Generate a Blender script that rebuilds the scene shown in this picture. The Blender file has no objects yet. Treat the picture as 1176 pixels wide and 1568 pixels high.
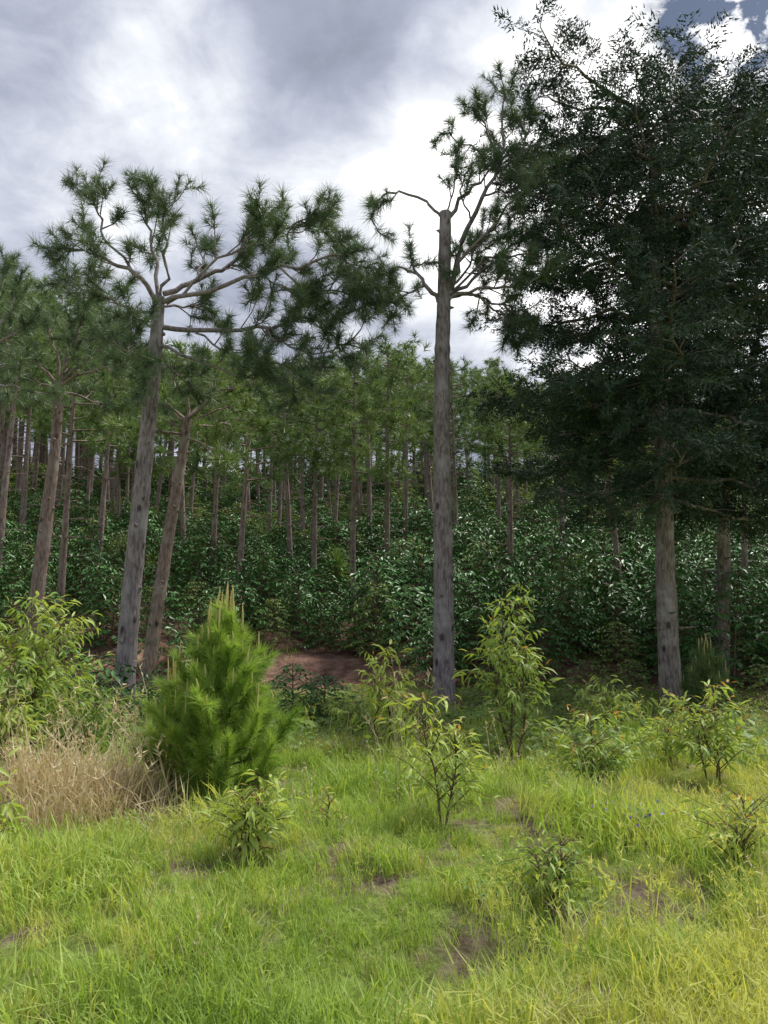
import bpy, math, random
import numpy as np
rng=np.random.default_rng(11)
PITCH=math.radians(8.0); F=1178.0; EYE=1.6
def direction(px,py):
    u=(px-588)/F; v=(784-py)/F
    return np.array([u, math.cos(PITCH)-v*math.sin(PITCH), math.sin(PITCH)+v*math.cos(PITCH)])
def W(px,py,D):
    d=direction(px,py); d=d/d[1]*D
    return np.array([d[0],d[1],d[2]+EYE])

# ------------------------------------------------------------ terrain
YK=[-1500,-40,0,4,8,12,16,18.6,19.9,20.9,24,34,46,60,75,95,120,400,1500]
ZK=[-1,0.4,0,-.06,-.12,-.27,-.43,-.2,-.02,.50,1.2,3.7,6.8,10.0,13.0,16.0,17,9,0]
def ditch(x,y):   # shallow drainage hollow running away to the right
    yc=4.05+.52*(x-.1)+.12*np.sin(2.2*x)
    return np.exp(-((y-yc)/.30)**2)*np.clip((x+.25)/.35,0,1)*np.clip((4.6-x)/1.2,0,1)
def terrain(x,y):
    x=np.asarray(x,float); y=np.asarray(y,float)
    yy=y+0.35*np.sin(x*.45)+.12*np.sin(x*1.7+1)
    z=np.interp(yy,YK,ZK)
    near=np.clip(1-(np.abs(x)+np.abs(y))/160,0,1)
    z=z+near*(.09*np.sin(1.3*x+.5)*np.sin(1.1*y)+.055*np.sin(2.9*x+1)*np.cos(2.3*y+.4)+.03*np.sin(5.1*x+y)*np.sin(4.3*y-x))
    z=z+np.clip((yy-19.5)/3,0,1)*near*(.15*np.sin(.6*x+.2*y)+.10*np.sin(1.4*x-1.1*y)+np.clip(-x*.03,-.25,.6))
    z=z-.22*ditch(x,y)
    z=z+.18*np.exp(-(((x+.9)/1.5)**2+((y-5.9)/.8)**2))+.10*np.exp(-(((x-1.4)/1.2)**2+((y-6.8)/.7)**2))
    return z
def hit(px,py,far=90):
    d=direction(px,py); d=d/d[1]
    ys=np.linspace(2.2,far,4000)
    h=EYE+d[2]*ys-terrain(d[0]*ys,ys)
    k=np.argmax(h<0) if (h<0).any() else len(ys)-1
    y=ys[k]; return np.array([d[0]*y,y,float(terrain(d[0]*y,y))])

# ------------------------------------------------------------ mesh builder
class MB:
    def __init__(s): s.v=[];s.n=0;s.t=[];s.f3=[];s.m3=[];s.f4=[];s.m4=[]
    def add(s,v,tris=None,quads=None,mat=0,tint=.5):
        v=np.asarray(v,np.float32).reshape(-1,3)
        s.v.append(v); s.t.append(np.broadcast_to(np.asarray(tint,np.float32),(len(v),)).copy())
        if tris is not None and len(tris):
            f=np.asarray(tris,np.int32)+s.n; s.f3.append(f); s.m3.append(np.full(len(f),mat,np.int32))
        if quads is not None and len(quads):
            f=np.asarray(quads,np.int32)+s.n; s.f4.append(f); s.m4.append(np.full(len(f),mat,np.int32))
        s.n+=len(v)
    def stamp(s,pv,tris,P,R,S,mat=0,tint=None):
        P=np.asarray(P,float); N=len(P)
        if N==0: return
        S=np.asarray(S,float)
        V=np.einsum('nij,vj->nvi',R,pv)*S[:,None,None]+P[:,None,:]
        k=len(pv)
        f=(np.asarray(tris)[None]+(np.arange(N)*k)[:,None,None]).reshape(-1,3)
        t=rng.random(N) if tint is None else np.asarray(tint)
        s.add(V.reshape(-1,3),tris=f,mat=mat,tint=np.repeat(t,k))
    def mesh(s,name,mats,origin=(0,0,0),smooth=True):
        me=bpy.data.meshes.new(name)
        v=np.concatenate(s.v)-np.asarray(origin,np.float32)
        me.vertices.add(len(v)); me.vertices.foreach_set('co',v.astype(np.float32).ravel())
        f3=np.concatenate(s.f3) if s.f3 else np.zeros((0,3),np.int32)
        f4=np.concatenate(s.f4) if s.f4 else np.zeros((0,4),np.int32)
        me.loops.add(f3.size+f4.size)
        me.loops.foreach_set('vertex_index',np.concatenate([f3.ravel(),f4.ravel()]).astype(np.int32))
        me.polygons.add(len(f3)+len(f4))
        ls=np.concatenate([np.arange(len(f3))*3,f3.size+np.arange(len(f4))*4]).astype(np.int32)
        me.polygons.foreach_set('loop_start',ls)
        for m in mats: me.materials.append(m)
        mi=np.concatenate((s.m3 or [np.zeros(0,np.int32)])+(s.m4 or [np.zeros(0,np.int32)])).astype(np.int32)
        me.polygons.foreach_set('material_index',mi)
        me.polygons.foreach_set('use_smooth',np.full(len(mi),smooth))
        me.update(calc_edges=True)
        a=me.attributes.new('tint','FLOAT','POINT'); a.data.foreach_set('value',np.concatenate(s.t).astype(np.float32))
        return me
    def obj(s,name,mats,origin=(0,0,0),smooth=True,link=True):
        o=bpy.data.objects.new(name,s.mesh(name,mats,origin,smooth)); o.location=origin
        if link: bpy.context.scene.collection.objects.link(o)
        return o
def norm(a): return a/np.maximum(np.linalg.norm(a,axis=-1,keepdims=True),1e-9)
def frames(d,roll=None):
    z=norm(np.asarray(d,float)); ref=np.where(np.abs(z[:,2:3])<.95,np.array([[0,0,1.]]),np.array([[1.,0,0]]))
    x=norm(np.cross(ref,z)); y=np.cross(z,x)
    if roll is None: roll=rng.random(len(z))*6.283
    c=np.cos(roll)[:,None]; s_=np.sin(roll)[:,None]
    return np.stack([c*x+s_*y,-s_*x+c*y,z],axis=2)
def tube(mb,pts,radii,n=7,mat=0,tint=.5,rough=0):
    pts=np.asarray(pts,float); k=len(pts)
    T=norm(np.gradient(pts,axis=0)); R=frames(T,np.zeros(k))
    a=np.arange(n)/n*2*math.pi
    rr=np.asarray(radii,float)[:,None]*(1+rough*(rng.random((k,n))-.5))
    v=pts[:,None,:]+rr[:,:,None]*(np.cos(a)[None,:,None]*R[:,None,:,0]+np.sin(a)[None,:,None]*R[:,None,:,1])
    i=np.arange(k-1)[:,None]*n; j=np.arange(n)[None]; j2=(j+1)%n
    q=np.stack([i+j,i+j2,i+n+j2,i+n+j],-1).reshape(-1,4)
    mb.add(v.reshape(-1,3),quads=q,mat=mat,tint=tint)
def resample(pts,n):
    pts=np.asarray(pts,float); k=len(pts)
    if k<3:
        t=np.linspace(0,1,n)[:,None]; return pts[0]*(1-t)+pts[-1]*t
    P=np.vstack([2*pts[0]-pts[1],pts,2*pts[-1]-pts[-2]])
    out=[]
    for t in np.linspace(0,k-1-1e-6,n):
        i=int(t); u=t-i; a,b,c,d=P[i:i+4]
        out.append(.5*((2*b)+(-a+c)*u+(2*a-5*b+4*c-d)*u*u+(-a+3*b-3*c+d)*u**3))
    return np.array(out)

# ------------------------------------------------------------ materials
def newmat(name):
    m=bpy.data.materials.new(name); m.use_nodes=True; m.node_tree.nodes.clear(); return m,m.node_tree.nodes,m.node_tree.links
def leafmat(name,dark,light,trans=.35,rough=.5,spec=.4,tcol=None,wscale=.6):
    m,N,L=newmat(name)
    out=N.new('ShaderNodeOutputMaterial'); at=N.new('ShaderNodeAttribute'); at.attribute_name='tint'
    oi=N.new('ShaderNodeObjectInfo'); ge=N.new('ShaderNodeNewGeometry')
    nz=N.new('ShaderNodeTexNoise'); nz.inputs['Scale'].default_value=wscale; nz.inputs['Detail'].default_value=3
    L.new(ge.outputs['Position'],nz.inputs['Vector'])
    a=N.new('ShaderNodeMath'); a.operation='MULTIPLY_ADD'; a.inputs[1].default_value=.55; L.new(at.outputs['Fac'],a.inputs[0])
    b=N.new('ShaderNodeMath'); b.operation='MULTIPLY_ADD'; b.inputs[1].default_value=.4; b.inputs[2].default_value=-.5; L.new(oi.outputs['Random'],b.inputs[0])
    L.new(b.outputs[0],a.inputs[2])
    c=N.new('ShaderNodeMath'); c.operation='MULTIPLY_ADD'; c.inputs[1].default_value=1.2; c.use_clamp=True
    L.new(nz.outputs['Fac'],c.inputs[0]); L.new(a.outputs[0],c.inputs[2])
    mx=N.new('ShaderNodeMix'); mx.data_type='RGBA'; L.new(c.outputs[0],mx.inputs[0])
    mx.inputs[6].default_value=(*dark,1); mx.inputs[7].default_value=(*light,1)
    p=N.new('ShaderNodeBsdfPrincipled'); p.inputs['Roughness'].default_value=rough; p.inputs['Specular IOR Level'].default_value=spec
    L.new(mx.outputs[2],p.inputs['Base Color'])
    if trans<=0:
        L.new(p.outputs[0],out.inputs[0]); return m
    t=N.new('ShaderNodeBsdfTranslucent')
    tm=N.new('ShaderNodeMix'); tm.data_type='RGBA'; tm.blend_type='MULTIPLY'; tm.inputs[0].default_value=1
    L.new(mx.outputs[2],tm.inputs[6]); tm.inputs[7].default_value=(*(tcol or (1.4,1.35,.65)),1); L.new(tm.outputs[2],t.inputs['Color'])
    ms=N.new('ShaderNodeMixShader'); ms.inputs[0].default_value=trans
    L.new(p.outputs[0],ms.inputs[1]); L.new(t.outputs[0],ms.inputs[2]); L.new(ms.outputs[0],out.inputs[0]); return m
def barkmat(name,c0,c1,bump=.6,lichen=None,sc=1.0):
    m,N,L=newmat(name)
    out=N.new('ShaderNodeOutputMaterial'); tc=N.new('ShaderNodeTexCoord'); mp=N.new('ShaderNodeMapping')
    mp.inputs['Scale'].default_value=(22*sc,22*sc,5*sc); L.new(tc.outputs['Object'],mp.inputs[0])
    n=N.new('ShaderNodeTexNoise'); n.inputs['Scale'].default_value=1; n.inputs['Detail'].default_value=6; n.inputs['Roughness'].default_value=.65
    L.new(mp.outputs[0],n.inputs['Vector'])
    r=N.new('ShaderNodeValToRGB'); r.color_ramp.elements[0].position=.36; r.color_ramp.elements[1].position=.62
    r.color_ramp.elements[0].color=(*c0,1); r.color_ramp.elements[1].color=(*c1,1); L.new(n.outputs['Fac'],r.inputs[0])
    mp2=N.new('ShaderNodeMapping'); mp2.inputs['Scale'].default_value=(3.3,3.3,1.9); L.new(tc.outputs['Object'],mp2.inputs[0])
    vo=N.new('ShaderNodeTexVoronoi'); vo.inputs['Scale'].default_value=1.0; L.new(mp2.outputs[0],vo.inputs['Vector'])
    r2=N.new('ShaderNodeValToRGB'); r2.color_ramp.elements[0].position=.10; r2.color_ramp.elements[1].position=.2
    r2.color_ramp.elements[0].color=(.3,.3,.3,1); r2.color_ramp.elements[1].color=(1,1,1,1); L.new(vo.outputs['Distance'],r2.inputs[0])
    mu=N.new('ShaderNodeMix'); mu.data_type='RGBA'; mu.blend_type='MULTIPLY'; mu.inputs[0].default_value=1
    L.new(r.outputs[0],mu.inputs[6]); L.new(r2.outputs[0],mu.inputs[7])
    n2=N.new('ShaderNodeTexNoise'); n2.inputs['Scale'].default_value=2.2; n2.inputs['Detail'].default_value=5; L.new(tc.outputs['Object'],n2.inputs['Vector'])
    r3=N.new('ShaderNodeValToRGB'); r3.color_ramp.elements[0].position=.5; r3.color_ramp.elements[1].position=.68
    r3.color_ramp.elements[0].color=(0,0,0,1); r3.color_ramp.elements[1].color=(.7,.7,.7,1); L.new(n2.outputs['Fac'],r3.inputs[0])
    m2=N.new('ShaderNodeMix'); m2.data_type='RGBA'; L.new(r3.outputs[0],m2.inputs[0]); L.new(mu.outputs[2],m2.inputs[6])
    m2.inputs[7].default_value=(*(lichen or tuple(x*1.25 for x in c1)),1)
    p=N.new('ShaderNodeBsdfPrincipled'); p.inputs['Roughness'].default_value=.9; p.inputs['Specular IOR Level'].default_value=.15
    L.new(m2.outputs[2],p.inputs['Base Color'])
    bp=N.new('ShaderNodeBump'); bp.inputs['Strength'].default_value=bump; bp.inputs['Distance'].default_value=.03
    L.new(n.outputs['Fac'],bp.inputs['Height']); L.new(bp.outputs[0],p.inputs['Normal']); L.new(p.outputs[0],out.inputs[0]); return m
BARK=barkmat('grey_pine_bark',(.13,.105,.105),(.36,.31,.31),.9,(.42,.39,.39))
BARKR=barkmat('brown_pine_bark',(.14,.10,.09),(.36,.27,.25),.6,(.38,.33,.30))
BARKC=barkmat('cypress_bark',(.12,.09,.075),(.34,.30,.26),.8,(.50,.47,.42))
TWIG=barkmat('twig_bark',(.09,.065,.04),(.20,.15,.10),.3)
NEED=leafmat('pine_needles',(.055,.10,.055),(.17,.25,.13),.18,.42,.5)
NEEDF=leafmat('forest_pine_needles',(.065,.125,.045),(.27,.38,.13),.15,.5,.4,wscale=.3)
NEEDY=leafmat('young_pine_needles',(.13,.26,.04),(.42,.57,.13),.35,.4,.5,wscale=2)
CANDLE=leafmat('pine_candle',(.55,.46,.18),(.75,.65,.32),.2,.6,.3)
CYP=leafmat('cypress_foliage',(.018,.042,.024),(.06,.105,.055),0,.6,.3,wscale=.9)
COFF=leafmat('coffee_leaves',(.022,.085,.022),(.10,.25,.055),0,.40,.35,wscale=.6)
EUC=leafmat('sapling_leaves',(.12,.25,.08),(.45,.54,.13),.40,.45,.35,wscale=1.5)
TIP=leafmat('sapling_new_leaves',(.38,.22,.08),(.58,.44,.12),.38,.42,.4,tcol=(1.4,1.0,.5),wscale=4)
SHRUB=leafmat('shrub_leaves',(.08,.16,.045),(.27,.37,.10),.2,.5,.3,wscale=1.0)
GRASS=leafmat('green_grass',(.17,.29,.05),(.42,.54,.13),.42,.55,.25,wscale=.7)
GRASSY=leafmat('yellow_green_grass',(.34,.42,.09),(.61,.61,.20),.42,.55,.25,wscale=.9)
STRAW=leafmat('dry_grass',(.42,.33,.19),(.70,.60,.40),.3,.6,.3,tcol=(1.2,1.1,.8),wscale=1)
FLOW=leafmat('blue_petals',(.12,.10,.55),(.25,.2,.75),.3,.5,.3,tcol=(1,1,1))

def groundmat():
    m,N,L=newmat('soil_and_litter'); out=N.new('ShaderNodeOutputMaterial'); ge=N.new('ShaderNodeNewGeometry')
    def noise(sc,d=6,r=.6):
        n=N.new('ShaderNodeTexNoise'); n.inputs['Scale'].default_value=sc; n.inputs['Detail'].default_value=d; n.inputs['Roughness'].default_value=r
        L.new(ge.outputs['Position'],n.inputs['Vector']); return n
    def ramp(src,p0,c0,p1,c1):
        r=N.new('ShaderNodeValToRGB'); r.color_ramp.elements[0].position=p0; r.color_ramp.elements[1].position=p1
        r.color_ramp.elements[0].color=(*c0,1); r.color_ramp.elements[1].color=(*c1,1); L.new(src,r.inputs[0]); return r
    def mix(f,a,b):
        x=N.new('ShaderNodeMix'); x.data_type='RGBA'; L.new(f,x.inputs[0]); L.new(a,x.inputs[6]); L.new(b,x.inputs[7]); return x.outputs[2]
    soil=ramp(noise(7).outputs['Fac'],.3,(.13,.09,.06),.7,(.34,.27,.20)).outputs[0]
    red=ramp(noise(2.2,10,.7).outputs['Fac'],.36,(.08,.045,.035),.66,(.40,.24,.18)).outputs[0]
    litter=ramp(noise(9).outputs['Fac'],.3,(.05,.045,.02),.7,(.18,.15,.07)).outputs[0]
    moss=ramp(noise(14).outputs['Fac'],.3,(.13,.18,.04),.7,(.34,.42,.11)).outputs[0]
    sp=N.new('ShaderNodeSeparateXYZ'); L.new(ge.outputs['Position'],sp.inputs[0])
    def mr(src,a,b):
        x=N.new('ShaderNodeMapRange'); x.inputs['From Min'].default_value=a; x.inputs['From Max'].default_value=b; L.new(src,x.inputs[0]); return x.outputs[0]
    g=mix(ramp(noise(1.6).outputs['Fac'],.44,(0,0,0),.54,(1,1,1)).outputs[0],soil,moss)
    pathgreen=mix(ramp(noise(1.1).outputs['Fac'],.53,(0,0,0),.6,(1,1,1)).outputs[0],moss,red)
    c=mix(mr(sp.outputs['Y'],14.5,16.0),g,pathgreen)
    c=mix(mr(sp.outputs['Y'],19.4,19.8),c,red)
    c=mix(mr(sp.outputs['Y'],25,33),c,litter)
    p=N.new('ShaderNodeBsdfPrincipled'); p.inputs['Roughness'].default_value=.95; p.inputs['Specular IOR Level'].default_value=.1
    L.new(c,p.inputs['Base Color']); b=N.new('ShaderNodeBump'); b.inputs['Strength'].default_value=1; b.inputs['Distance'].default_value=.12
    L.new(noise(6,10,.7).outputs['Fac'],b.inputs['Height']); L.new(b.outputs[0],p.inputs['Normal']); L.new(p.outputs[0],out.inputs[0]); return m

def warp(a,b,n,s):
    lo=np.arcsinh(a/s); hi=np.arcsinh(b/s); return np.sinh(np.linspace(lo,hi,n))*s
xs=warp(-1400,1400,360,7.0); ys=warp(-300,1300,480,7.0)
X,Y=np.meshgrid(xs,ys); Z=terrain(X,Y)
mb=MB(); nx=len(xs); i=np.arange(len(ys)-1)[:,None]*nx; j=np.arange(nx-1)[None]
mb.add(np.stack([X,Y,Z],-1).reshape(-1,3),quads=np.stack([i+j,i+j+1,i+nx+j+1,i+nx+j],-1).reshape(-1,4))
mb.obj('ground',[groundmat()])

# ------------------------------------------------------------ protos
def tuft_proto(n,L,w,back=.22,amin=15,amax=80):
    v=[];f=[]
    for k in range(n):
        a=rng.random()*6.283; th=math.radians(amin+(amax-amin)*rng.random()); l=L*(.75+.35*rng.random())
        d=np.array([math.sin(th)*math.cos(a),math.sin(th)*math.sin(a),math.cos(th)])
        s=np.cross(d,rng.normal(size=3)); s/=np.linalg.norm(s); o=np.array([0,0,-back*rng.random()])
        v+= [o-s*w/2,o+s*w/2,o+d*l]; f.append([3*k,3*k+1,3*k+2])
    return np.array(v),np.array(f)
TUFT=tuft_proto(84,.33,.013,.3,15,100); TUFTF=tuft_proto(34,.36,.027,.25,15,95); TUFTY=tuft_proto(80,.17,.006,.12,8,60)
def spray_proto():
    v=[];f=[];k=0
    for t in np.linspace(0,1,12):
        for sd in (-1,1):
            for q in range(3):
                o=np.array([0,-.06*t*t,t*.42]); lat=sd*(.03+.13*(1-t*.6))*(q+1)/3
                o=o+np.array([lat,-.05*abs(lat)*4*rng.random(),abs(lat)*.5])+rng.normal(size=3)*.025
                d=norm(np.array([sd*.7+rng.normal()*.5,rng.normal()*.6-.2,.6])); s=norm(np.cross(d,rng.normal(size=3)))
                l=.07+.04*rng.random(); v+=[o-s*.015,o+s*.015,o+d*l]; f.append([k,k+1,k+2]); k+=3
    return np.array(v),np.array(f)
SPRAY=spray_proto()
def leaf_proto(w,droop=.12):
    v=np.array([(0,0,0),(w,0,.3),(-w,0,.3),(.75*w,-.04,.65),(-.75*w,-.04,.65),(0,-droop,1),(0,-.04,.3),(0,-.08,.65)],float)
    f=np.array([(0,1,6),(0,6,2),(1,3,7),(1,7,6),(2,6,7),(2,7,4),(3,5,7),(7,5,4)]); return v,f
LEAF=leaf_proto(.11,.3); LEAFC=leaf_proto(.2,.12)
LEAF4=(np.array([(0,0,0),(.2,.03,.45),(-.2,.03,.45),(0,-.12,1),(0,-.02,.45)],float),np.array([(0,1,4),(0,4,2),(1,3,4),(4,3,2)]))
LEAF2=(np.array([(0,0,0),(.21,.04,.45),(-.21,.04,.45),(0,-.1,1)],float),np.array([(0,1,3),(0,3,2)]))
def rv(s=1): return rng.normal(size=3)*s

def pine_limb(mb,T,pts,r0,r1,dens=1.0,side=1.0,start=.35,bark=0):
    n=max(6,len(pts)*3); P=resample(pts,n); L=np.linalg.norm(np.diff(P,axis=0),axis=1).sum()
    P[1:-1]+=rng.normal(size=(n-2,3))*.035*min(L,2)/2
    tube(mb,P,np.linspace(r0,r1,n),6,bark)
    m=max(2,int(L*(1-start)/.24*dens))
    for t in np.linspace(start,1,m):
        q=t*(n-1); i=min(int(q),n-2); p=P[i]*(1-(q-i))+P[i+1]*(q-i); tg=norm(P[i+1]-P[i])
        s=norm(np.cross(tg,rv())); d=norm(tg*.75+s*.8+np.array([0,0,.25]))
        sl=side*(.8-.35*t)*(.5+.9*rng.random())
        e=p+d*sl; mid=p+d*sl*.55-np.array([0,0,.05]); e=e+np.array([0,0,.12*sl])
        tube(mb,[p,mid,e],[.018,.013,.009],4,bark)
        T.append((e,norm(e-mid),.75+.4*rng.random()))
        if rng.random()<.6: T.append((e-(e-mid)*.4,norm(e-mid+rv(.2)),.7+.3*rng.random()))
        for u in range(1+int(2*sl)):
            o=p+(e-p)*(.35+.55*rng.random()); d2=norm(d+rv(.7)+np.array([0,0,.2])); l2=.2+.3*rng.random()
            tube(mb,[o,o+d2*l2],[.010,.007],3,bark); T.append((o+d2*l2,d2,.65+.4*rng.random()))
    e=norm(P[-1]-P[-2]); T.append((P[-1],e,1.1)); T.append((P[-1]-e*.1,norm(e+rv(.4)),1.0))
def put_tufts(mb,T,proto,mat,tl=None):
    P=np.array([t[0] for t in T]); d=np.array([t[1] for t in T]); S=np.array([t[2] for t in T])
    mb.stamp(proto[0],proto[1],P,frames(d),S,mat,tl)

def traced_pine(trunk,D,r,limbs,name='pine_tree',bark=BARK,need=NEED,side=1.0,dens=1.0,proto=None):
    mb=MB();T=[]
    tp=[W(a,b,D) for a,b in trunk]; tp[0]=np.array([tp[0][0],D,float(terrain(tp[0][0],D))-.15])
    n=60; P=resample(tp,n); rad=np.interp(np.linspace(0,1,n),[0,.03,.10,1],[r[0]*1.3,r[0]*1.04,r[0]*.94,r[1]])
    rad*=1+.10*(np.sin(np.arange(n)*1.7)*rng.random(n)).clip(0); tube(mb,P,rad,20,0,rough=.06)
    for k in range(22):
        i=rng.integers(6,n-2); a=rng.random()*6.28; d=np.array([math.cos(a),math.sin(a),.15])
        p=P[i]+d*rad[i]*.85; tube(mb,[p,p+d*.05,p+d*(.06+.07*rng.random())],[.055,.035,.012],7,0)
    tube(mb,[P[-1],P[-1]+np.array([0.0,0,.03])],[rad[-1],.01],20,0)
    for lm in limbs:
        pts,dz,r0=lm[0],lm[1],lm[2]*.8; dn=lm[3] if len(lm)>3 else 1; st=lm[4] if len(lm)>4 else .35
        k=len(pts); Q=[W(a,b,D+dz[0]+(dz[1]-dz[0])*i/(k-1)) for i,(a,b) in enumerate(pts)]
        pine_limb(mb,T,Q,r0,.014,dens*dn,side,st)
    put_tufts(mb,T,proto or TUFT,1)
    return mb.obj(name,[bark,need],origin=tuple(P[0]))

traced_pine([(188,1105),(197,960),(212,800),(228,640),(238,540),(243,455)],15,(.205,.115),[
 ([(243,458),(215,425),(170,400),(130,385),(85,380)],(0,-1.0),.07,1.3),
 ([(243,455),(240,400),(228,350),(212,300)],(0,.6),.06,1.1),
 ([(245,452),(256,400),(252,330),(250,305)],(0,-.4),.05,1.1),
 ([(250,450),(300,430),(350,405),(400,370),(470,345),(520,375)],(0,1.2),.075,1.3),
 ([(245,465),(330,440),(430,410),(520,395),(560,430)],(0,-.8),.065,1.2),
 ([(215,425),(165,370),(150,320),(132,290)],(-.3,.8),.04,1.0,.4),
 ([(243,500),(330,510),(420,500),(500,490),(580,462)],(0,.4),.07,1.3),
 ([(400,500),(440,530),(500,540),(540,520)],(.2,-.6),.03,1.2,.1),
 ([(240,530),(310,555),(370,580),(410,560)],(0,-.8),.05,1.1),
 ([(238,520),(205,545),(190,520)],(0,1),.04,1.4),
 ([(240,540),(260,560),(300,600)],(0,1.6),.04,1.3),
 ([(255,465),(330,400),(385,365),(400,335)],(0,-.8),.04,1.2),
 ([(243,480),(190,470),(140,445),(100,425)],(0,1.2),.045,1.4),
 ([(243,490),(215,500),(200,480)],(0,-1.2),.04,1.3),
 ([(430,410),(470,440),(530,450),(585,470)],(-.7,.6),.03,1.2,.1),
 ([(350,405),(420,430),(470,470)],(.4,1.6),.03,1.3,.2),
 ([(300,510),(350,540),(430,560),(480,590)],(0,-.9),.03,1.1,.2),
 ([(440,365),(450,345),(490,325)],(.8,.2),.03,1.6,.1),
 ([(240,545),(215,570),(225,600)],(0,-.8),.04,1.4,.2),
 ([(244,470),(290,470),(330,480)],(0,1.2),.04,1.3,.3),
 ([(300,430),(310,400),(320,375)],(.3,1.0),.03,1.3,.3),
],side=1.0,dens=1.3)
traced_pine([(680,1098),(679,900),(677,700),(677,560),(680,450),(682,325)],16,(.225,.125),[
 ([(672,462),(652,438),(632,408),(628,392)],(0,-.3),.07,.3,.85),
 ([(633,408),(650,402),(672,403)],(-.2,-.2),.03,.15,.98),
 ([(640,420),(610,412),(575,425),(560,445)],(-.2,-.9),.035,1.3,.4),
 ([(650,438),(625,450),(610,465)],(-.2,.9),.03,1.2,.3),
 ([(676,332),(655,312),(615,292),(585,300),(568,335)],(0,.5),.05,.75,.5),
 ([(690,445),(704,385),(738,305),(764,255),(770,190),(772,135)],(0,.6),.095,.9,.45),
 ([(764,255),(745,200),(725,165)],(.4,-.2),.035,1.0,.3),
 ([(764,255),(720,225),(675,205)],(.4,1.2),.035,.8,.5),
 ([(760,265),(800,230),(815,165)],(.4,1.0),.04,1.0,.35),
 ([(686,335),(725,285),(762,245)],(0,.3),.07,.3,.6),
 ([(690,450),(712,390),(770,330),(830,255)],(0,-1.1),.06,1.1),
 ([(690,452),(735,420),(790,370),(850,340)],(0,.8),.06,1.2),
 ([(690,455),(740,440),(790,440),(850,410)],(0,-1.4),.05,1.2),
 ([(692,455),(730,455),(770,470),(800,500)],(0,1.2),.045,1.3),
 ([(684,325),(695,290),(700,250)],(0,-.4),.03,.8,.3),
 ([(740,300),(790,290),(835,240)],(.2,1.3),.035,1.2,.2),
 ([(720,335),(705,290),(725,250)],(.1,-.6),.03,.9,.3),
 ([(688,440),(720,400),(735,360)],(0,1.8),.04,1.2,.3),
 ([(690,448),(740,400),(800,390),(840,370)],(0,-.3),.04,1.3,.3),
 ([(700,450),(740,460),(780,500),(790,530)],(0,.2),.04,1.4,.3),
],side=.9,dens=1.2)
traced_pine([(225,1002),(250,870),(272,740),(288,640)],20,(.19,.11),[
 ([(288,645),(250,610),(200,590)],(0,1),.06,1),([(288,640),(340,600),(400,590)],(0,-1),.06,1),
 ([(288,640),(290,590),(300,555)],(0,0),.06,1),([(285,655),(340,650),(410,660)],(0,1.5),.05,1),
 ([(285,665),(240,660),(190,650)],(0,-1.2),.05,1),([(288,640),(320,600),(340,575)],(0,1.5),.05,1),
 ([(285,670),(330,690),(360,700)],(0,-1.7),.04,1),([(286,650),(330,630),(380,620)],(0,.3),.04,1),([(286,650),(260,630),(230,620)],(0,-.3),.04,1),
],bark=BARKR,need=NEEDF,side=1.1,proto=TUFTF,dens=1.2)
traced_pine([(48,922),(70,800),(84,690),(92,585)],19.5,(.19,.1),[
 ([(92,590),(60,560),(20,540),(-30,530)],(0,1),.06,1),([(90,600),(50,580),(10,560)],(0,-1),.05,1),
 ([(92,585),(120,560),(170,520),(190,480)],(0,.6),.06,1),([(92,590),(130,570),(190,560)],(0,-1.2),.05,1),
 ([(92,585),(85,530),(70,490)],(0,.3),.05,1),([(92,590),(110,530),(130,480)],(0,-.6),.05,1),
 ([(90,600),(130,610),(170,620)],(0,1.4),.05,1),([(92,587),(110,540),(160,500)],(0,1.8),.05,1),
],bark=BARKR,side=1.0,dens=1.2)
traced_pine([(-60,960),(-45,800),(-35,650),(-30,520)],18,(.2,.1),[
 ([(-30,520),(0,450),(10,400)],(0,0),.06,1),([(-30,530),(10,480),(30,430)],(0,.8),.05,1),([(-30,540),(10,520),(50,490)],(0,-.8),.05,1),
 ([(-30,520),(-60,460),(-70,420)],(0,.4),.05,1),([(-30,550),(0,560),(40,550)],(0,1.2),.05,1),([(-32,570),(0,590),(50,600)],(0,-1),.05,1)],side=1.0)

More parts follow.
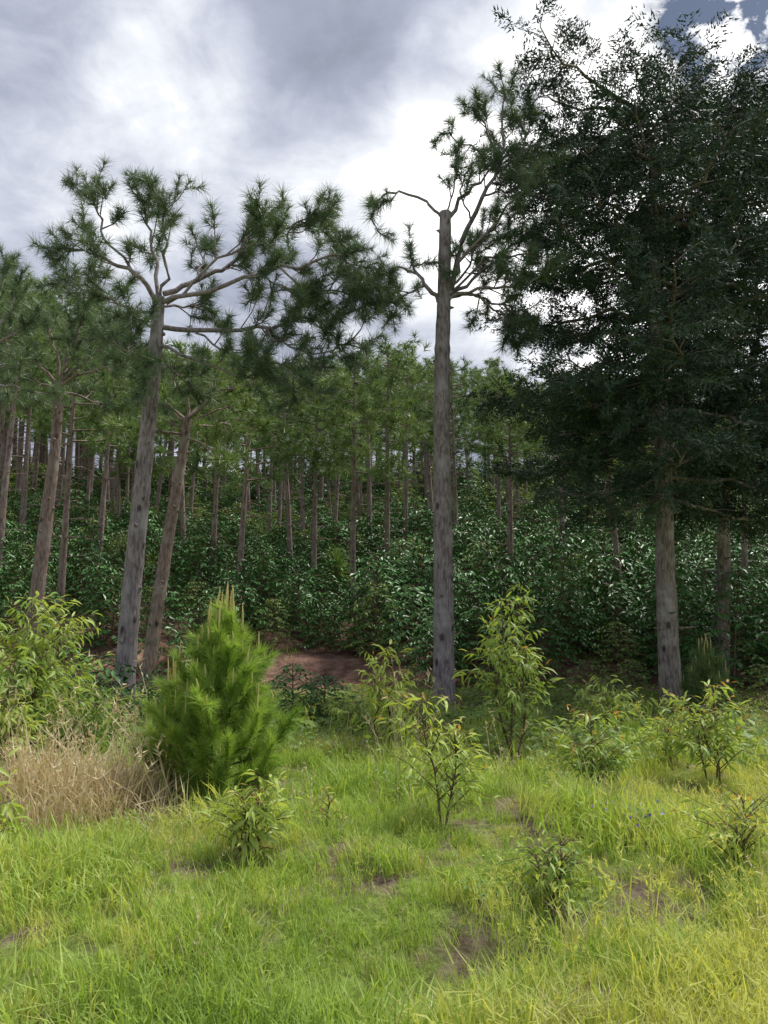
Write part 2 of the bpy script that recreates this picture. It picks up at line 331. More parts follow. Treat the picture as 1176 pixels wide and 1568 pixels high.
# ------------------------------------------------------------ cypresses
def cypress(trunk,D,r,Lmax,nl=84,cb=.42,seed=0,name='cypress_tree',dz=1.0):
    mb=MB();S=[]
    tp=[W(a,b,D) for a,b in trunk]; tp[0][2]=float(terrain(tp[0][0],D))-.1
    n=40;P=resample(tp,n); rad=np.interp(np.linspace(0,1,n),[0,.04,.5,1],[r*1.2,r,r*.7,.04]); tube(mb,P,rad,16,0,rough=.1)
    for k in range(20):
        i=rng.integers(5,17); a=rng.random()*6.28; d=np.array([math.cos(a),math.sin(a),.1]); p=P[i]+d*rad[i]*.8
        tube(mb,[p,p+d*(.08+.4*rng.random()**2)],[.04,.012],5,0)
    for k in range(nl):
        t=(k+.5)/nl; q=(cb+(1-cb)*t)*(n-1); i=min(int(q),n-2); p=P[i]+(P[i+1]-P[i])*(q-i)
        a=k*2.39996+seed+rng.normal()*.3; L=Lmax*np.interp(t,[0,.12,.35,.7,.9,1],[.6,.9,1,.95,.85,.55])*(.5+.68*rng.random())
        h=np.array([math.cos(a),math.sin(a),0]); up=np.interp(t,[0,.5,1],[-.18,.10,.18])+rng.normal()*.08
        Q=resample([p,p+h*L*.4+np.array([0,0,up*L*.45]),p+h*L*.75+np.array([0,0,up*L*.7-.04*L]),p+h*L+np.array([0,0,up*L*.95+.03*L])],9)
        Q[1:]+=rng.normal(size=(8,3))*.06
        tube(mb,Q,np.linspace(.05*(.5+L/Lmax*.7),.012,9),5,0,tint=0)
        m=int(L/.26)
        for jj,u in enumerate(np.linspace(.25,1,m)):
            qq=u*8; ii=min(int(qq),7); o=Q[ii]+(Q[ii+1]-Q[ii])*(qq-ii); tg=norm(Q[ii+1]-Q[ii])
            sd=1 if jj%2 else -1; s=norm(np.cross(tg,[0,0,1]))*sd; d=norm(tg*.7+s*.8+np.array([0,0,rng.normal()*.16]))
            sl=(1.2-.7*u)*(.5+.7*rng.random())*min(1,L/3)+.15; e=o+d*sl+np.array([0,0,.02*sl])
            tube(mb,[o,(o+e)/2+np.array([0,0,.03]),e],[.014,.01,.006],3,0)
            for w in np.linspace(.2,1,max(2,int(sl/.16))):
                if rng.random()<.06+.22*(1-u): continue
                S.append((o+(e-o)*w+rv(.035),norm(d*.8+rv(.42)+np.array([0,0,-.04])),.85+.6*rng.random()))
    Pp=np.array([s[0] for s in S]); dd=np.array([s[1] for s in S]); ss=np.array([s[2] for s in S])
    mb.stamp(SPRAY[0],SPRAY[1],Pp,frames(dd,rng.normal(size=len(Pp))*.6),ss*dz,1)
    return mb.obj(name,[BARKC,CYP],origin=tuple(P[0]))
cypress([(1028,1088),(1022,950),(1018,830),(1015,700),(1008,560),(1002,400),(1000,250),(985,160)],17,.235,3.65,nl=98,cb=.36)
cypress([(1102,1025),(1108,880),(1112,740),(1150,560),(1190,400),(1205,250)],20,.19,3.9,nl=58,cb=.42,seed=1)

# ------------------------------------------------------------ forest pines
def forest_pine(name,H,cb,rad0,dead=True,link=False,spread=1.9,lean=.3):
    mb=MB();T=[]
    l=rv(lean); P=resample([(0,0,-.3),(l[0]*.3,l[1]*.3,H*.33),(l[0]*.7,l[1]*.7,H*.66),(l[0],l[1],H)],18)
    tube(mb,P,np.interp(np.linspace(0,1,18),[0,.06,1],[rad0*1.2,rad0,.03]),9,0,rough=.05)
    nl=23
    for k in range(nl):
        t=(k+.5)/nl; q=(cb+(1-cb)*t)*17; i=min(int(q),16); p=P[i]+(P[i+1]-P[i])*(q-i); a=k*2.4+rng.normal()*.5
        L=spread*np.interp(t,[0,.2,.6,.9,1],[.75,1,.9,.6,.25])*(.45+.8*rng.random()); h=np.array([math.cos(a),math.sin(a),0])
        up=.1+.6*t+rng.normal()*.1
        Q=resample([p,p+h*L*.5+[0,0,up*L*.3],p+h*L+[0,0,up*L]],6); tube(mb,Q,np.linspace(.04,.01,6),4,0)
        for u in np.linspace(.45,1,int(2+L*2.6)):
            o=Q[min(5,int(round(u*5)))]; d=norm(h*.7+rv(.7)+[0,0,.35]); e=o+d*(.15+.35*rng.random()); T.append((e,d,.75+.45*rng.random()))
            T.append((o+rv(.15),norm(h+rv(.6)+[0,0,.3]),.7+.4*rng.random()))
    if dead:
        for k in range(18):
            q=(.25+(cb-.25)*rng.random())*17; i=int(q); p=P[i]; a=rng.random()*6.28; h=np.array([math.cos(a),math.sin(a),.15]); L=.3+1.0*rng.random()
            tube(mb,[p,p+h*L*.5,p+h*L+[0,0,-.15*L]],[.02,.013,.005],3,0)
    put_tufts(mb,T,TUFTF,1)
    return mb.obj(name,[BARKR,NEEDF],link=link)
KIT=[forest_pine('forest_pine_kit_%d'%k,11.0,c,.14,spread=s) for k,(c,s) in enumerate([(.55,1.9),(.63,1.7),(.53,2.1),(.65,1.6),(.59,2.0),(.5,1.8),(.67,1.8),(.45,1.6)])]
NK=len(KIT)
def skyline(x,y):
    r=x/y; return np.interp(r,[-.5,-.42,-.3,-.15,0,.2,.5],[.45,.42,.35,.335,.345,.32,.30])*y+1.6-terrain(x,y)
MID=[(540,912,26,1.0),(365,892,25,1.0),(480,872,28,.95),(592,892,27,1.08),(447,862,30,1.0),(780,905,26,.98),(950,925,25,.9),
     (866,862,31,.98),(325,880,27,.95),(700,860,32,1.05),(95,905,24,.95),(150,870,30,1.0),(1135,930,25,.95),(620,850,33,1.08),(-5,900,27,1.0)]
for k,(px,py,D,hm) in enumerate(MID):
    x=(px-588)/F*D; z=float(terrain(x,D)); src=KIT[[0,2,4,5,1,3,6,0][k%8]]
    o=bpy.data.objects.new('pine_tree',src.data); o.location=(x,D,z); s=max(8,float(skyline(x,D))*hm)/11.3; o.scale=(max(s,.85)*1.05,max(s,.85)*1.05,s)
    o.rotation_euler=(rng.normal()*.025,rng.normal()*.025,rng.random()*6.28); bpy.context.scene.collection.objects.link(o)

def scatter(name,protos,P,rot,scl,idx,realize=False):
    col=bpy.data.collections.new(name+'_kit')
    for o in protos: col.objects.link(o)
    P=np.asarray(P,np.float32); me=bpy.data.meshes.new(name); me.vertices.add(len(P)); me.vertices.foreach_set('co',P.ravel()); me.update()
    a=me.attributes.new('rot','FLOAT_VECTOR','POINT'); a.data.foreach_set('vector',np.asarray(rot,np.float32).ravel())
    a=me.attributes.new('scl','FLOAT_VECTOR','POINT'); a.data.foreach_set('vector',np.asarray(scl,np.float32).ravel())
    a=me.attributes.new('idx','INT','POINT'); a.data.foreach_set('value',np.asarray(idx,np.int32))
    o=bpy.data.objects.new(name,me); bpy.context.scene.collection.objects.link(o)
    ng=bpy.data.node_groups.new(name+'_gn','GeometryNodeTree')
    ng.interface.new_socket('Geometry',in_out='INPUT',socket_type='NodeSocketGeometry'); ng.interface.new_socket('Geometry',in_out='OUTPUT',socket_type='NodeSocketGeometry')
    N=ng.nodes;L=ng.links; gi=N.new('NodeGroupInput'); go=N.new('NodeGroupOutput'); ci=N.new('GeometryNodeCollectionInfo')
    ci.inputs['Collection'].default_value=col; ci.inputs['Separate Children'].default_value=True; ci.inputs['Reset Children'].default_value=True
    ip=N.new('GeometryNodeInstanceOnPoints'); ip.inputs['Pick Instance'].default_value=True
    def na(n,t):
        x=N.new('GeometryNodeInputNamedAttribute'); x.data_type=t; x.inputs['Name'].default_value=n; return [s for s in x.outputs if s.enabled and s.name=='Attribute'][0]
    L.new(gi.outputs[0],ip.inputs['Points']); L.new(ci.outputs[0],ip.inputs['Instance'])
    L.new(na('rot','FLOAT_VECTOR'),ip.inputs['Rotation']); L.new(na('scl','FLOAT_VECTOR'),ip.inputs['Scale']); L.new(na('idx','INT'),ip.inputs['Instance Index'])
    last=ip.outputs[0]
    if realize:
        rz=N.new('GeometryNodeRealizeInstances'); L.new(last,rz.inputs[0]); last=rz.outputs[0]
    L.new(last,go.inputs[0]); md=o.modifiers.new('scatter','NODES'); md.node_group=ng
    return o
def rots(n,tilt=.06): return np.stack([rng.normal(size=n)*tilt,rng.normal(size=n)*tilt,rng.random(n)*6.283],-1)
pts=[]
for y in np.arange(31,80,3.3):
    w=.54*y+4
    for x in np.arange(-w,w,3.1):
        xx=x+rng.normal()*1.2; yy=y+rng.normal()*1.3
        keep=.88 if xx<4 else (.78 if yy<60 else .7)
        if yy<36: keep*=.5
        if rng.random()<keep: pts.append((xx,yy))
pts=np.array(pts); n=len(pts); z=terrain(pts[:,0],pts[:,1])
hz=np.maximum(skyline(pts[:,0],pts[:,1])*(.72+.36*rng.random(n)),7.0)/11.3; hs=np.maximum(hz,.85)*(1+.1*rng.random(n))
scatter('distant_pine_forest',KIT,np.c_[pts,z],rots(n,.03),np.stack([hs,hs,hz],-1),rng.integers(0,NK,n))

# ------------------------------------------------------------ coffee
def coffee(name,H,link=False,lv=13,R=.85,ll=.19,mats=None,leaf=None):
    mb=MB();P=[];d=[];S=[];ti=[]
    tube(mb,[(0,0,-.1),(.02,0,H*.5),(0,.02,H)],[.025,.018,.008],4,0)
    base=rng.random()*.25
    for k in range(lv):
        t=(k+.6)/lv
        for q in range(4):
            a=q*1.571+k*.8+rng.normal()*.25; L=R*np.interp(t,[0,.25,.7,1],[.8,1,.8,.25])*(.7+.5*rng.random()); h=np.array([math.cos(a),math.sin(a),0])
            o=np.array([0,0,H*(.06+.9*t)]); e=o+h*L+[0,0,L*(.35-.25*(1-t))]; m=(o+e)/2+[0,0,.06]; e=e-[0,0,.22*L]
            tube(mb,[o,m,e],[.009,.007,.004],3,0)
            s=np.array([-h[1],h[0],0])
            for u in np.linspace(.35,1,max(3,int(L/.11))):
                p=o*(1-u)**2+2*m*u*(1-u)+e*u*u
                for sd in (-1,1):
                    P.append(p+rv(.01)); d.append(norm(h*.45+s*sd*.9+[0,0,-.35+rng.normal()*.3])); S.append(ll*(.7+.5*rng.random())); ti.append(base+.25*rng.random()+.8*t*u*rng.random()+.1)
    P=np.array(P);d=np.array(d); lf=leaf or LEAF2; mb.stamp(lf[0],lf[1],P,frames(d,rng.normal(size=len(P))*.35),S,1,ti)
    return mb.obj(name,mats or [TWIG,COFF],link=link,smooth=False)
CK=[coffee('coffee_kit_%d'%k,1.7+.15*k,ll=.175) for k in range(4)]+[coffee('coffee_kit_8_light',1.8,mats=[TWIG,SHRUB],ll=.14,R=.85)]
pts=[]
for y in np.arange(19.7,60,1.08):
    w=.54*y+3
    for x in np.arange(-w,w,1.08):
        xx=x+rng.normal()*.22; yy=y+rng.normal()*.18
        gap=math.sin(xx*.75+1.3)*math.sin(yy*.7+.4)+.35*math.sin(xx*1.9+yy)
        keep=.98
        if xx<-.6 and yy<21.6: keep=.05
        elif xx<1.2 and yy<20.8: keep=.35
        elif xx<-.6 and yy<28: keep=.97 if gap>-.3 else .15
        if yy>48: keep=.7
        if rng.random()<keep: pts.append((xx,yy))
pts=np.array(pts); n=len(pts); z=terrain(pts[:,0],pts[:,1]); s=np.where(pts[:,0]>0,1.12,.98)*(.68+.55*rng.random(n))
idx=np.where(rng.random(n)<np.where(pts[:,0]<0,.2,.08)+.2*(pts[:,1]>36),4,rng.integers(0,4,n))
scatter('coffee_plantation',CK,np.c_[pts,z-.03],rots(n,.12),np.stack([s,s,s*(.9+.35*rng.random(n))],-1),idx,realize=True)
CB=[coffee('coffee_bush_kit_%d'%k,1.7,leaf=LEAF4,ll=.17) for k in range(2)]+[coffee('coffee_bush_kit_2',1.7,leaf=LEAF4,mats=[TWIG,SHRUB],ll=.14)]
for (px,D,s,k) in [(452,14.6,.75,0),(500,14.4,.6,1),(255,14.2,.7,0),(895,16.5,.7,2),(1160,16,.7,2),(160,13.0,.85,1),(110,12.0,.9,0),(60,11.0,.8,1),(745,17.5,.5,2),(960,17.5,.6,2),(1080,17.6,.5,0),(10,9.6,.75,0),(-20,8.4,.7,1)]:
    x=(px-588)/F*D; o=bpy.data.objects.new('coffee_bush',CB[k].data); o.location=(x,D,float(terrain(x,D))-.03); o.scale=(s*1.1,s*1.1,s*.95); o.rotation_euler=(0,0,rng.random()*6); bpy.context.scene.collection.objects.link(o)
ux=[];
for y in (56,61,66,71,76,81,86):
    for x in np.arange(-.54*y,.54*y,2.6): ux.append((x+rng.normal()*.8,y+rng.normal()*1.2))
ux=np.array(ux); n=len(ux); s=1.3+1.5*rng.random(n)
scatter('understorey_shrubs',[coffee('understorey_kit_0',1.7,mats=[TWIG,SHRUB],ll=.2,R=.9),coffee('understorey_kit_1',1.9,ll=.2,R=.8)],np.c_[ux,terrain(ux[:,0],ux[:,1])-.05],rots(n,.1),np.stack([s,s,s],-1),rng.integers(0,2,n))

def yucca(px,py,D):
    x=(px-588)/F*D; z=float(terrain(x,D)); mb=MB(); tube(mb,[(x,D,z-.1),(x,D,z+2.1)],[.07,.06],8,0)
    P=[];d=[]
    for k in range(60):
        a=k*2.4; t=k/60; P.append((x,D,z+1.8+.5*t)); d.append(norm(np.array([math.cos(a)*math.cos(-.2+1.6*t),math.sin(a)*math.cos(-.2+1.6*t),math.sin(-.2+1.6*t)])))
    v=LEAF[0]*np.array([.5,1,1]); mb.stamp(v,LEAF[1],P,frames(np.array(d),np.zeros(60)),np.full(60,.65),1); mb.obj('yucca_plant',[TWIG,SHRUB],origin=(x,D,z))
yucca(515,870,24.4)

# ------------------------------------------------------------ saplings
def sapling(px,py,top,D=None,spread=.5,nb=16,ll=.15,stems=1,young=.4,mat=EUC,name='eucalyptus_sapling',lean=0.0):
    if D is None: b=hit(px,py)
    else:
        x=(px-588)/F*D; b=np.array([x,D,float(terrain(x,D))])
    H=max(.25,W(px,top,b[1])[2]-b[2]); mb=MB();P=[];d=[];S=[];ti=[]
    for st in range(stems):
        o0=b+np.array([rng.normal()*.04*(stems>1),rng.normal()*.04*(stems>1),-.03]); hh=H*(1 if st==0 else .5+.4*rng.random())
        top_=o0+np.array([lean*hh+rng.normal()*.13*hh*(.6+(st>0)),rng.normal()*.13*hh,hh]); Q=resample([o0,o0*.6+top_*.4+rv(.04*H),o0*.3+top_*.7+rv(.04*H),top_],12)
        tube(mb,Q,np.linspace(.006+.005*H,.003,12),6,0)
        for k in range(nb):
            t=.14+.86*(k+.5)/nb+rng.normal()*.02; t=min(max(t,.1),1); q=t*11; i=min(int(q),10); o=Q[i]+(Q[i+1]-Q[i])*(q-i); a=k*2.4+rng.normal()*.6; h=np.array([math.cos(a),math.sin(a),0])
            L=spread*np.interp(t,[.1,.35,.8,1],[.8,1,.7,.25])*(.35+.95*rng.random()); m=o+h*L*.5+[0,0,L*.45]; e=o+h*L+[0,0,L*(.3+.5*rng.random())]
            tube(mb,[o,m,e],[.004+.0015*H,.003,.002],4,0)
            nlv=max(4,int(L/.038))
            for u in np.linspace(.2,1,nlv):
                p=o*(1-u)**2+2*m*u*(1-u)+e*u*u; P.append(p); out=norm(h+rv(.75)); out[2]=-.35+rng.normal()*.45+.7*(u>.95)
                d.append(norm(out)); S.append(ll*(.6+.7*rng.random())*(1 if u<.9 else .75)); ti.append(min(1.3,.35*rng.random()+young*(t*.7+u*.6)+(.2 if u>.95 and rng.random()<.35 else 0)))
    P=np.array(P);d=np.array(d);S=np.array(S);ti=np.array(ti); R=frames(d,rng.normal(size=len(P))*.6); tip=ti>1.15
    mb.stamp(LEAF[0],LEAF[1],P[~tip],R[~tip],S[~tip],1,ti[~tip])
    if tip.any(): mb.stamp(LEAF[0],LEAF[1],P[tip],R[tip],S[tip]*.8,2,rng.random(tip.sum()))
    return mb.obj(name,[TWIG,mat,TIP],origin=tuple(b))
sapling(45,1215,915,D=8.6,spread=.6,nb=40,ll=.15,stems=5,young=.6)
sapling(-25,1230,965,D=8.0,spread=.6,nb=36,ll=.15,stems=4,young=.4)
sapling(20,1230,1050,D=7.7,spread=.4,nb=26,ll=.13,stems=4,young=.3)
sapling(110,1200,1020,D=9.6,spread=.5,nb=30,ll=.14,stems=4,young=.3)
sapling(160,1180,1050,D=10.5,spread=.45,nb=22,ll=.13,stems=3,young=.3)
sapling(-35,1330,1165,spread=.30,nb=16,ll=.16,young=.5,stems=2)
sapling(590,1150,985,D=10.8,spread=.48,nb=26,ll=.16,stems=2,young=.75)
sapling(780,1150,885,D=10.0,spread=.50,nb=38,ll=.16,stems=3,young=.75)
sapling(682,1262,1065,spread=.40,nb=28,ll=.12,stems=2,young=.8)
sapling(912,1215,1090,spread=.42,nb=24,ll=.14,stems=3,young=.85)
sapling(1090,1200,1050,spread=.48,nb=26,ll=.14,stems=3,young=.85)
sapling(1020,1170,1100,spread=.4,nb=14,ll=.12,stems=3,young=.7)
sapling(940,1140,1045,spread=.6,nb=22,ll=.15,stems=3,young=.7)
sapling(372,1325,1175,spread=.27,nb=24,ll=.12,stems=3,young=.75)
sapling(850,1395,1280,spread=.24,nb=18,ll=.10,stems=3,young=.5)
sapling(1130,1335,1220,spread=.35,nb=18,ll=.10,stems=3,young=.95)
sapling(505,1262,1225,spread=.16,nb=8,ll=.09,stems=2,young=1.0)
sapling(640,1150,1070,D=12.0,spread=.6,nb=18,ll=.15,stems=3,young=.65)
sapling(545,1150,1070,D=12.3,spread=.5,nb=16,ll=.14,stems=3,young=.5)

# ------------------------------------------------------------ young pines
def young_pine(px,D,top,Rpx,name='young_pine',dens=1.0,mat=NEEDY,sc=1.0,fill=1.0):
    x=(px-588)/F*D; b=np.array([x,D,float(terrain(x,D))]); H=W(px,top,D)[2]-b[2]; R=Rpx/F*D; mb=MB();T=[];C=[]
    tube(mb,[b-[0,0,.05],b+[0,.02,H*.5],b+[.02,0,H*.93]],[.035,.025,.01],8,0)
    nl=int(66*dens)
    for k in range(nl):
        t=(k+.5)/nl; a=k*2.4+rng.normal()*.2; h=np.array([math.cos(a),math.sin(a),0]); L=R*np.interp(t,[0,.2,.5,.75,1],[.85,1,.72,.42,.10])*(.6+.55*rng.random())
        o=b+[0,0,H*(.03+.80*t)]; m=o+h*L*.75+[0,0,L*.2]; e=o+h*L+[0,0,L*.5+.10+.12*rng.random()]
        tube(mb,[o,m,e],[.012,.009,.006],4,0)
        for u in np.linspace(.3,1,int((4+L/.08)*fill)):
            p=o*(1-u)**2+2*m*u*(1-u)+e*u*u; T.append((p,norm((e-m)*1.0+[0,0,.06]+rv(.10)),sc*(.75+.35*rng.random())))
            if rng.random()<.4*fill:
                dd=norm(h+rv(.7)+[0,0,.9]); T.append((p+dd*.10,dd,sc*.85))
        C.append(e)
    for t in np.linspace(.6,.97,14): T.append((b+[0,0,H*t],np.array([0,0,1.])+rv(.15),sc*.8))
    put_tufts(mb,T,TUFTY,1)
    for e in C+[b+[.02,0,H*.92],b+[.05,0,H*.88],b+[-.04,.02,H*.89]]:
        if e[2]>b[2]+H*.42 or rng.random()<.25:
            l=.12+.10*rng.random()+(.12 if e[2]>b[2]+.8*H else 0); tube(mb,[e,e+[0,0,l*.6],e+[rng.normal()*.01,0,l]],[.010,.009,.003],5,2)
    return mb.obj(name,[TWIG,mat,CANDLE],origin=tuple(b))
young_pine(347,7.6,918,98)
young_pine(1072,15.0,985,38,dens=.38,sc=1.4,fill=.7,mat=NEEDF)
young_pine(278,8.0,1040,46,dens=.6)

# ------------------------------------------------------------ grass
def grass_kit(name,mat,n,h,spread=.14,w=.006,lean=.5,seed=False):
    mb=MB()
    for k in range(n):
        a=rng.random()*6.28; r=spread*math.sqrt(rng.random()); o=np.array([math.cos(a)*r,math.sin(a)*r,-.02]); hh=h*(.45+.7*rng.random())
        b=rng.random()*6.28; ln=np.array([math.cos(b),math.sin(b),0])*hh*lean*(.3+rng.random()); s=norm(np.cross(ln,[0,0,1]))*w/2*(.7+.6*rng.random())
        m=o+ln*.35+[0,0,hh*.6]; e=o+ln+[0,0,hh*(1-.35*rng.random()*lean)]
        mb.add([o-s,o+s,m+s*.85,m-s*.85,e],tris=[(3,2,4)],quads=[(0,1,2,3)],mat=0,tint=rng.random())
        if seed:
            for q in range(9):
                p=m+(e-m)*(.45+.55*rng.random()); dd=norm(rv()+[0,0,1.2]); l=.02+.025*rng.random(); s2=norm(np.cross(dd,rv()))*.003
                mb.add([p-s2,p+s2,p+dd*l],tris=[(0,1,2)],tint=.9)
    return mb.obj(name,[mat],link=False,smooth=False)
GK=[grass_kit('grass_kit_00',GRASS,50,.20,w=.0055),grass_kit('grass_kit_01',GRASS,50,.15,lean=.9,w=.0055),grass_kit('grass_kit_02',GRASS,60,.11,.13,w=.005,lean=1.0),
    grass_kit('grass_kit_03',GRASSY,50,.17,lean=.8,w=.005),grass_kit('grass_kit_04',GRASSY,50,.12,lean=1.0,w=.005),
    grass_kit('grass_kit_05',STRAW,34,.26,lean=.7,w=.005),grass_kit('grass_kit_06',STRAW,12,.5,.16,.0035,.35,True),grass_kit('grass_kit_07',GRASSY,8,.34,.15,.0035,.4,True)]
def fbm(x,y,s,k=0):
    return (np.sin(s*x+1.7*np.sin(s*.7*y+k)+k)*np.sin(s*1.1*y+1.3*np.sin(s*.6*x+2*k))+.5*np.sin(2.3*s*x+y+k)*np.sin(2.1*s*y-x))/1.5
def gpts(y0,y1,den,wf=.56,wc=1.3):
    A=(wf*(y0+y1)+2*wc)*(y1-y0); n=int(A*den); y=y0+(y1-y0)*rng.random(n); x=(rng.random(n)*2-1)*(wf*y+wc)
    return x,y
XS=[];YS=[];SC=[]
for y0,y1,den,sc in [(.8,2.8,30,1.0),(2.8,6,112,1.0),(6,9,70,1.15),(9,13,36,1.4),(13,15.6,22,1.3),(15.6,19.0,9,.75),(19,24,1.2,1.2)]:
    x,y=gpts(y0,y1,den); XS.append(x);YS.append(y);SC.append(np.full(len(x),sc))
x=np.concatenate(XS);y=np.concatenate(YS);sc=np.concatenate(SC)
dt=ditch(x,y)
bare=.9*np.clip((dt-.4)*1.8,0,1)*np.clip(.25+fbm(x,y,2.6,.7)*1.6,0.1,1)
bare+=.95*np.clip((fbm(x,y,.9,2)-.2)*3,0,1)*(y>13.5)+ .4*np.clip((fbm(x,y,2.2,1)-.55)*4,0,1)*(y<13)
keep=rng.random(len(x))>bare; x,y,sc,dt=x[keep],y[keep],sc[keep],dt[keep]; n=len(x)
yel=fbm(x,y,.8,.5)*.6+.25+.9*np.clip((x+.2)/1.6,0,1)*np.clip((5.2-y)/1.5,0,1)+.35*np.clip((x)/3,0,1)
straw=1.15*np.exp(-(((x+2.7)/.9)**2+((y-7.2)/.9)**2))+.3*np.clip(fbm(x,y,1.3,3),0,1)+.2*(y>10)+.5*dt*(rng.random(n)<.5)
r=rng.random(n); idx=rng.integers(0,3,n); idx=np.where(r<yel,3+rng.integers(0,2,n),idx)
r2=rng.random(n); idx=np.where(r2<straw*.75,5,idx); r3=rng.random(n)
idx=np.where(r3<.008+.30*straw*(y<10)*(straw>.6)*(x<-1.2),6,idx); idx=np.where(rng.random(n)<.012+.10*(x>.5)*(y<5),7,idx)
s=sc*(.65+.7*rng.random(n))*np.where(fbm(x,y,1.5,.3)>.1,1.3,.75)*np.where(fbm(x,y,4.1,1.3)>.1,1.2,.8)*np.where((idx==5)&(straw>.6),1.3,np.where(idx==5,.7,1))
s=np.where((idx>=6)&(y<4.2)&(x<.4),s*.6,s)
scatter('meadow_grass',GK,np.c_[x,y,terrain(x,y)],rots(n,.18),np.stack([s,s,s],-1),idx,realize=True)

def herb(name,n,mat,ll):
    mb=MB();P=[];d=[]
    for k in range(n):
        a=rng.random()*6.28; P.append((rng.normal()*.09,rng.normal()*.09,.02+.12*rng.random())); d.append((math.cos(a),math.sin(a),.3*rng.normal()+.25))
    mb.stamp(LEAF4[0]*np.array([1.3,1,1]),LEAF4[1],P,frames(np.array(d),rng.normal(size=n)*.4),ll*(.6+.7*rng.random(n)),0); return mb.obj(name,[mat],link=False)
HK=[herb('herb_kit_0',40,SHRUB,.04),herb('herb_kit_1',30,GRASS,.04),herb('herb_kit_2',60,SHRUB,.05)]
hx,hy=gpts(3.2,19,4.5); m=((fbm(hx,hy,1.1,4)>.25)&(hy>4.5))|(hy>10)|(ditch(hx,hy)>.4)&(rng.random(len(hx))<.5); hx,hy=hx[m],hy[m]; n=len(hx); s=(.6+.8*rng.random(n))*np.where(hy>9,2.2,1.0)
scatter('broadleaf_weeds',HK,np.c_[hx,hy,terrain(hx,hy)],rots(n,.1),np.stack([s,s,s],-1),rng.integers(0,3,n))
ux,uy=gpts(12.8,17.5,.75); n=len(ux); m=(ux>-.5)|(rng.random(n)<.35); ux,uy=ux[m],uy[m]; n=len(ux); s=.3+.35*rng.random(n)
scatter('undergrowth',[coffee('undergrowth_kit_0',1.2,mats=[TWIG,SHRUB],ll=.12,R=.7),coffee('undergrowth_kit_1',1.1,mats=[TWIG,EUC],ll=.13,R=.6)],np.c_[ux,uy,terrain(ux,uy)-.05],rots(n,.1),np.stack([s*1.2,s*1.2,s],-1),rng.integers(0,2,n))
b=hit(985,1285); mb=MB(); P=b+np.c_[rng.normal(size=26)*.22,rng.normal(size=26)*.1,.14+.1*rng.random(26)]
mb.stamp(LEAFC[0]*np.array([1.6,1,1]),LEAFC[1],P,frames(rng.normal(size=(26,3))+[0,0,1]),np.full(26,.035),0); mb.obj('blue_flowers',[FLOW],origin=tuple(b))

# ------------------------------------------------------------ sky & light
SUN_EL=math.radians(60); SUN_AZ=math.radians(62)
w=bpy.data.worlds.new('World'); bpy.context.scene.world=w; w.use_nodes=True; N=w.node_tree.nodes; L=w.node_tree.links; N.clear()
out=N.new('ShaderNodeOutputWorld'); sky=N.new('ShaderNodeTexSky'); sky.sky_type='NISHITA'; sky.sun_disc=False; sky.sun_elevation=SUN_EL; sky.sun_rotation=SUN_AZ
bg1=N.new('ShaderNodeBackground'); bg1.inputs[1].default_value=.06; L.new(sky.outputs[0],bg1.inputs[0])
tc=N.new('ShaderNodeTexCoord'); sp=N.new('ShaderNodeSeparateXYZ'); L.new(tc.outputs['Generated'],sp.inputs[0])
def M(op,a,b=None,c=None,clamp=False):
    x=N.new('ShaderNodeMath'); x.operation=op; x.use_clamp=clamp
    for k,s_ in enumerate((a,b,c)):
        if s_ is None: continue
        if isinstance(s_,(int,float)): x.inputs[k].default_value=s_
        else: L.new(s_,x.inputs[k])
    return x.outputs[0]
zz=M('ADD',M('MAXIMUM',sp.outputs[2],0.0),.35)
cb=N.new('ShaderNodeCombineXYZ'); L.new(M('DIVIDE',sp.outputs[0],zz),cb.inputs[0]); L.new(M('DIVIDE',sp.outputs[1],zz),cb.inputs[1]); cb.inputs[2].default_value=3.1
def wn(sc,d,r,dist):
    n=N.new('ShaderNodeTexNoise'); n.inputs['Scale'].default_value=sc; n.inputs['Detail'].default_value=d; n.inputs['Roughness'].default_value=r; n.inputs['Distortion'].default_value=dist
    L.new(cb.outputs[0],n.inputs['Vector']); return n.outputs['Fac']
val=M('MULTIPLY_ADD',wn(3.4,10,.56,.5),1.8,-.58)
val=M('MULTIPLY_ADD',wn(9,8,.58,.5),.8,M('SUBTRACT',val,.40))
def blob(px,py,deg,amt):
    d=norm(direction(px,py)); vm=N.new('ShaderNodeVectorMath'); vm.operation='DOT_PRODUCT'; L.new(tc.outputs['Generated'],vm.inputs[0]); vm.inputs[1].default_value=tuple(d)
    mr=N.new('ShaderNodeMapRange'); mr.interpolation_type='SMOOTHSTEP'; mr.inputs['From Min'].default_value=math.cos(math.radians(deg)); mr.inputs['From Max'].default_value=1; mr.inputs['To Max'].default_value=amt
    L.new(vm.outputs['Value'],mr.inputs[0]); return mr.outputs[0]
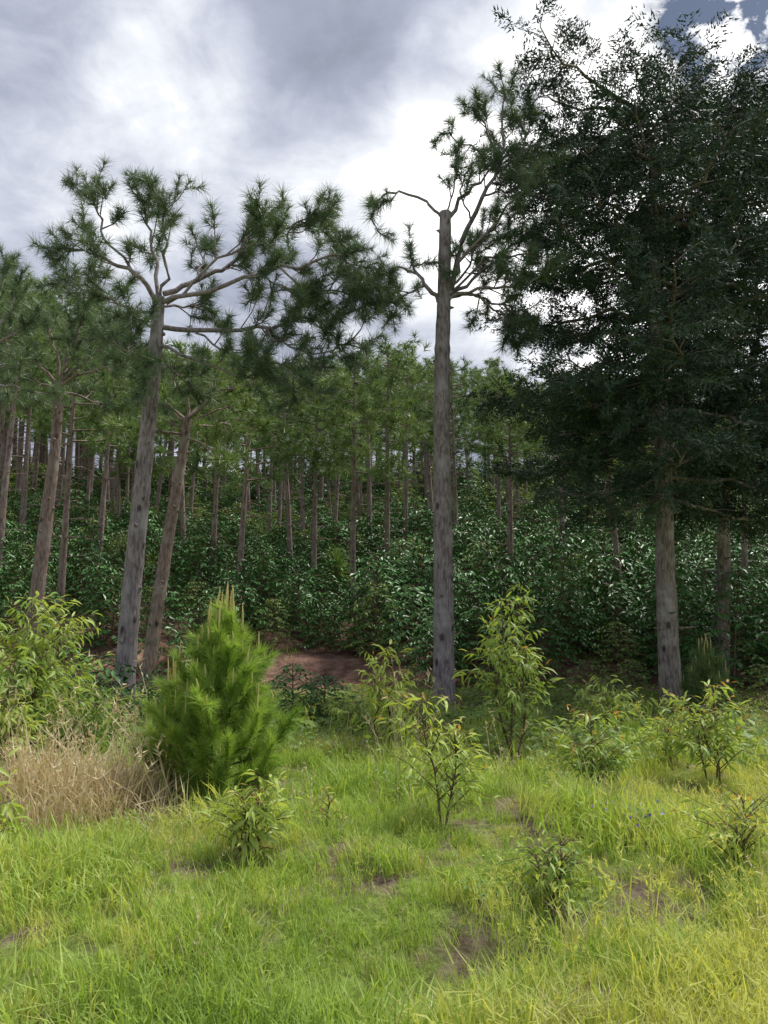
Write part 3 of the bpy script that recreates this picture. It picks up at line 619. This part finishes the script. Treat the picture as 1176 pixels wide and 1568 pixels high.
for bb in [(600,370,12,.50),(1050,120,22,.70),(250,110,7,.15),(230,310,10,.28),(60,270,8,.15),(430,140,16,-.06),(640,130,10,-.12),(600,540,8,-.15),(1150,420,20,.35),(850,330,14,.3)]:
    val=M('ADD',val,blob(*bb))
r=N.new('ShaderNodeValToRGB'); e=r.color_ramp.elements; e[0].position=0; e[0].color=(.31,.34,.43,1); e[1].position=1; e[1].color=(1,1,1,1)
for p_,c_ in [(.3,(.40,.435,.54)),(.55,(.58,.62,.72)),(.82,(.86,.89,.95))]:
    q=e.new(p_); q.color=(*c_,1)
L.new(val,r.inputs[0]); bg2=N.new('ShaderNodeBackground'); L.new(r.outputs[0],bg2.inputs[0])
L.new(M('MULTIPLY_ADD',M('MULTIPLY_ADD',val,2.5,-2.1,True),.8,1.08),bg2.inputs[1])
hole=M('MULTIPLY',M('ADD',blob(1135,50,5.5,1.4),blob(1040,10,3,.8)),M('MULTIPLY_ADD',wn(16,6,.6,.4),7,-3.1,True),clamp=True)
ms=N.new('ShaderNodeMixShader'); L.new(hole,ms.inputs[0]); L.new(bg2.outputs[0],ms.inputs[1]); L.new(bg1.outputs[0],ms.inputs[2]); L.new(ms.outputs[0],out.inputs[0])
sl=bpy.data.lights.new('sun','SUN'); sl.energy=4.9; sl.angle=math.radians(16); sl.color=(1,.97,.90); so=bpy.data.objects.new('sun',sl); bpy.context.scene.collection.objects.link(so)
from mathutils import Vector
sd=Vector((math.sin(SUN_AZ)*math.cos(SUN_EL),math.cos(SUN_AZ)*math.cos(SUN_EL),math.sin(SUN_EL))); so.rotation_euler=sd.to_track_quat('Z','Y').to_euler()

cam=bpy.data.cameras.new('camera'); co=bpy.data.objects.new('camera',cam); bpy.context.scene.collection.objects.link(co); co.location=(0,0,EYE); co.rotation_euler=(math.pi/2+PITCH,0,0)
cam.sensor_fit='VERTICAL'; cam.sensor_height=24; cam.lens=24*F/1568; cam.clip_end=5000; cam.clip_start=.05
bpy.context.scene.camera=co
sc_=bpy.context.scene; sc_.view_settings.view_transform='Standard'; sc_.view_settings.look='None'; sc_.view_settings.exposure=0
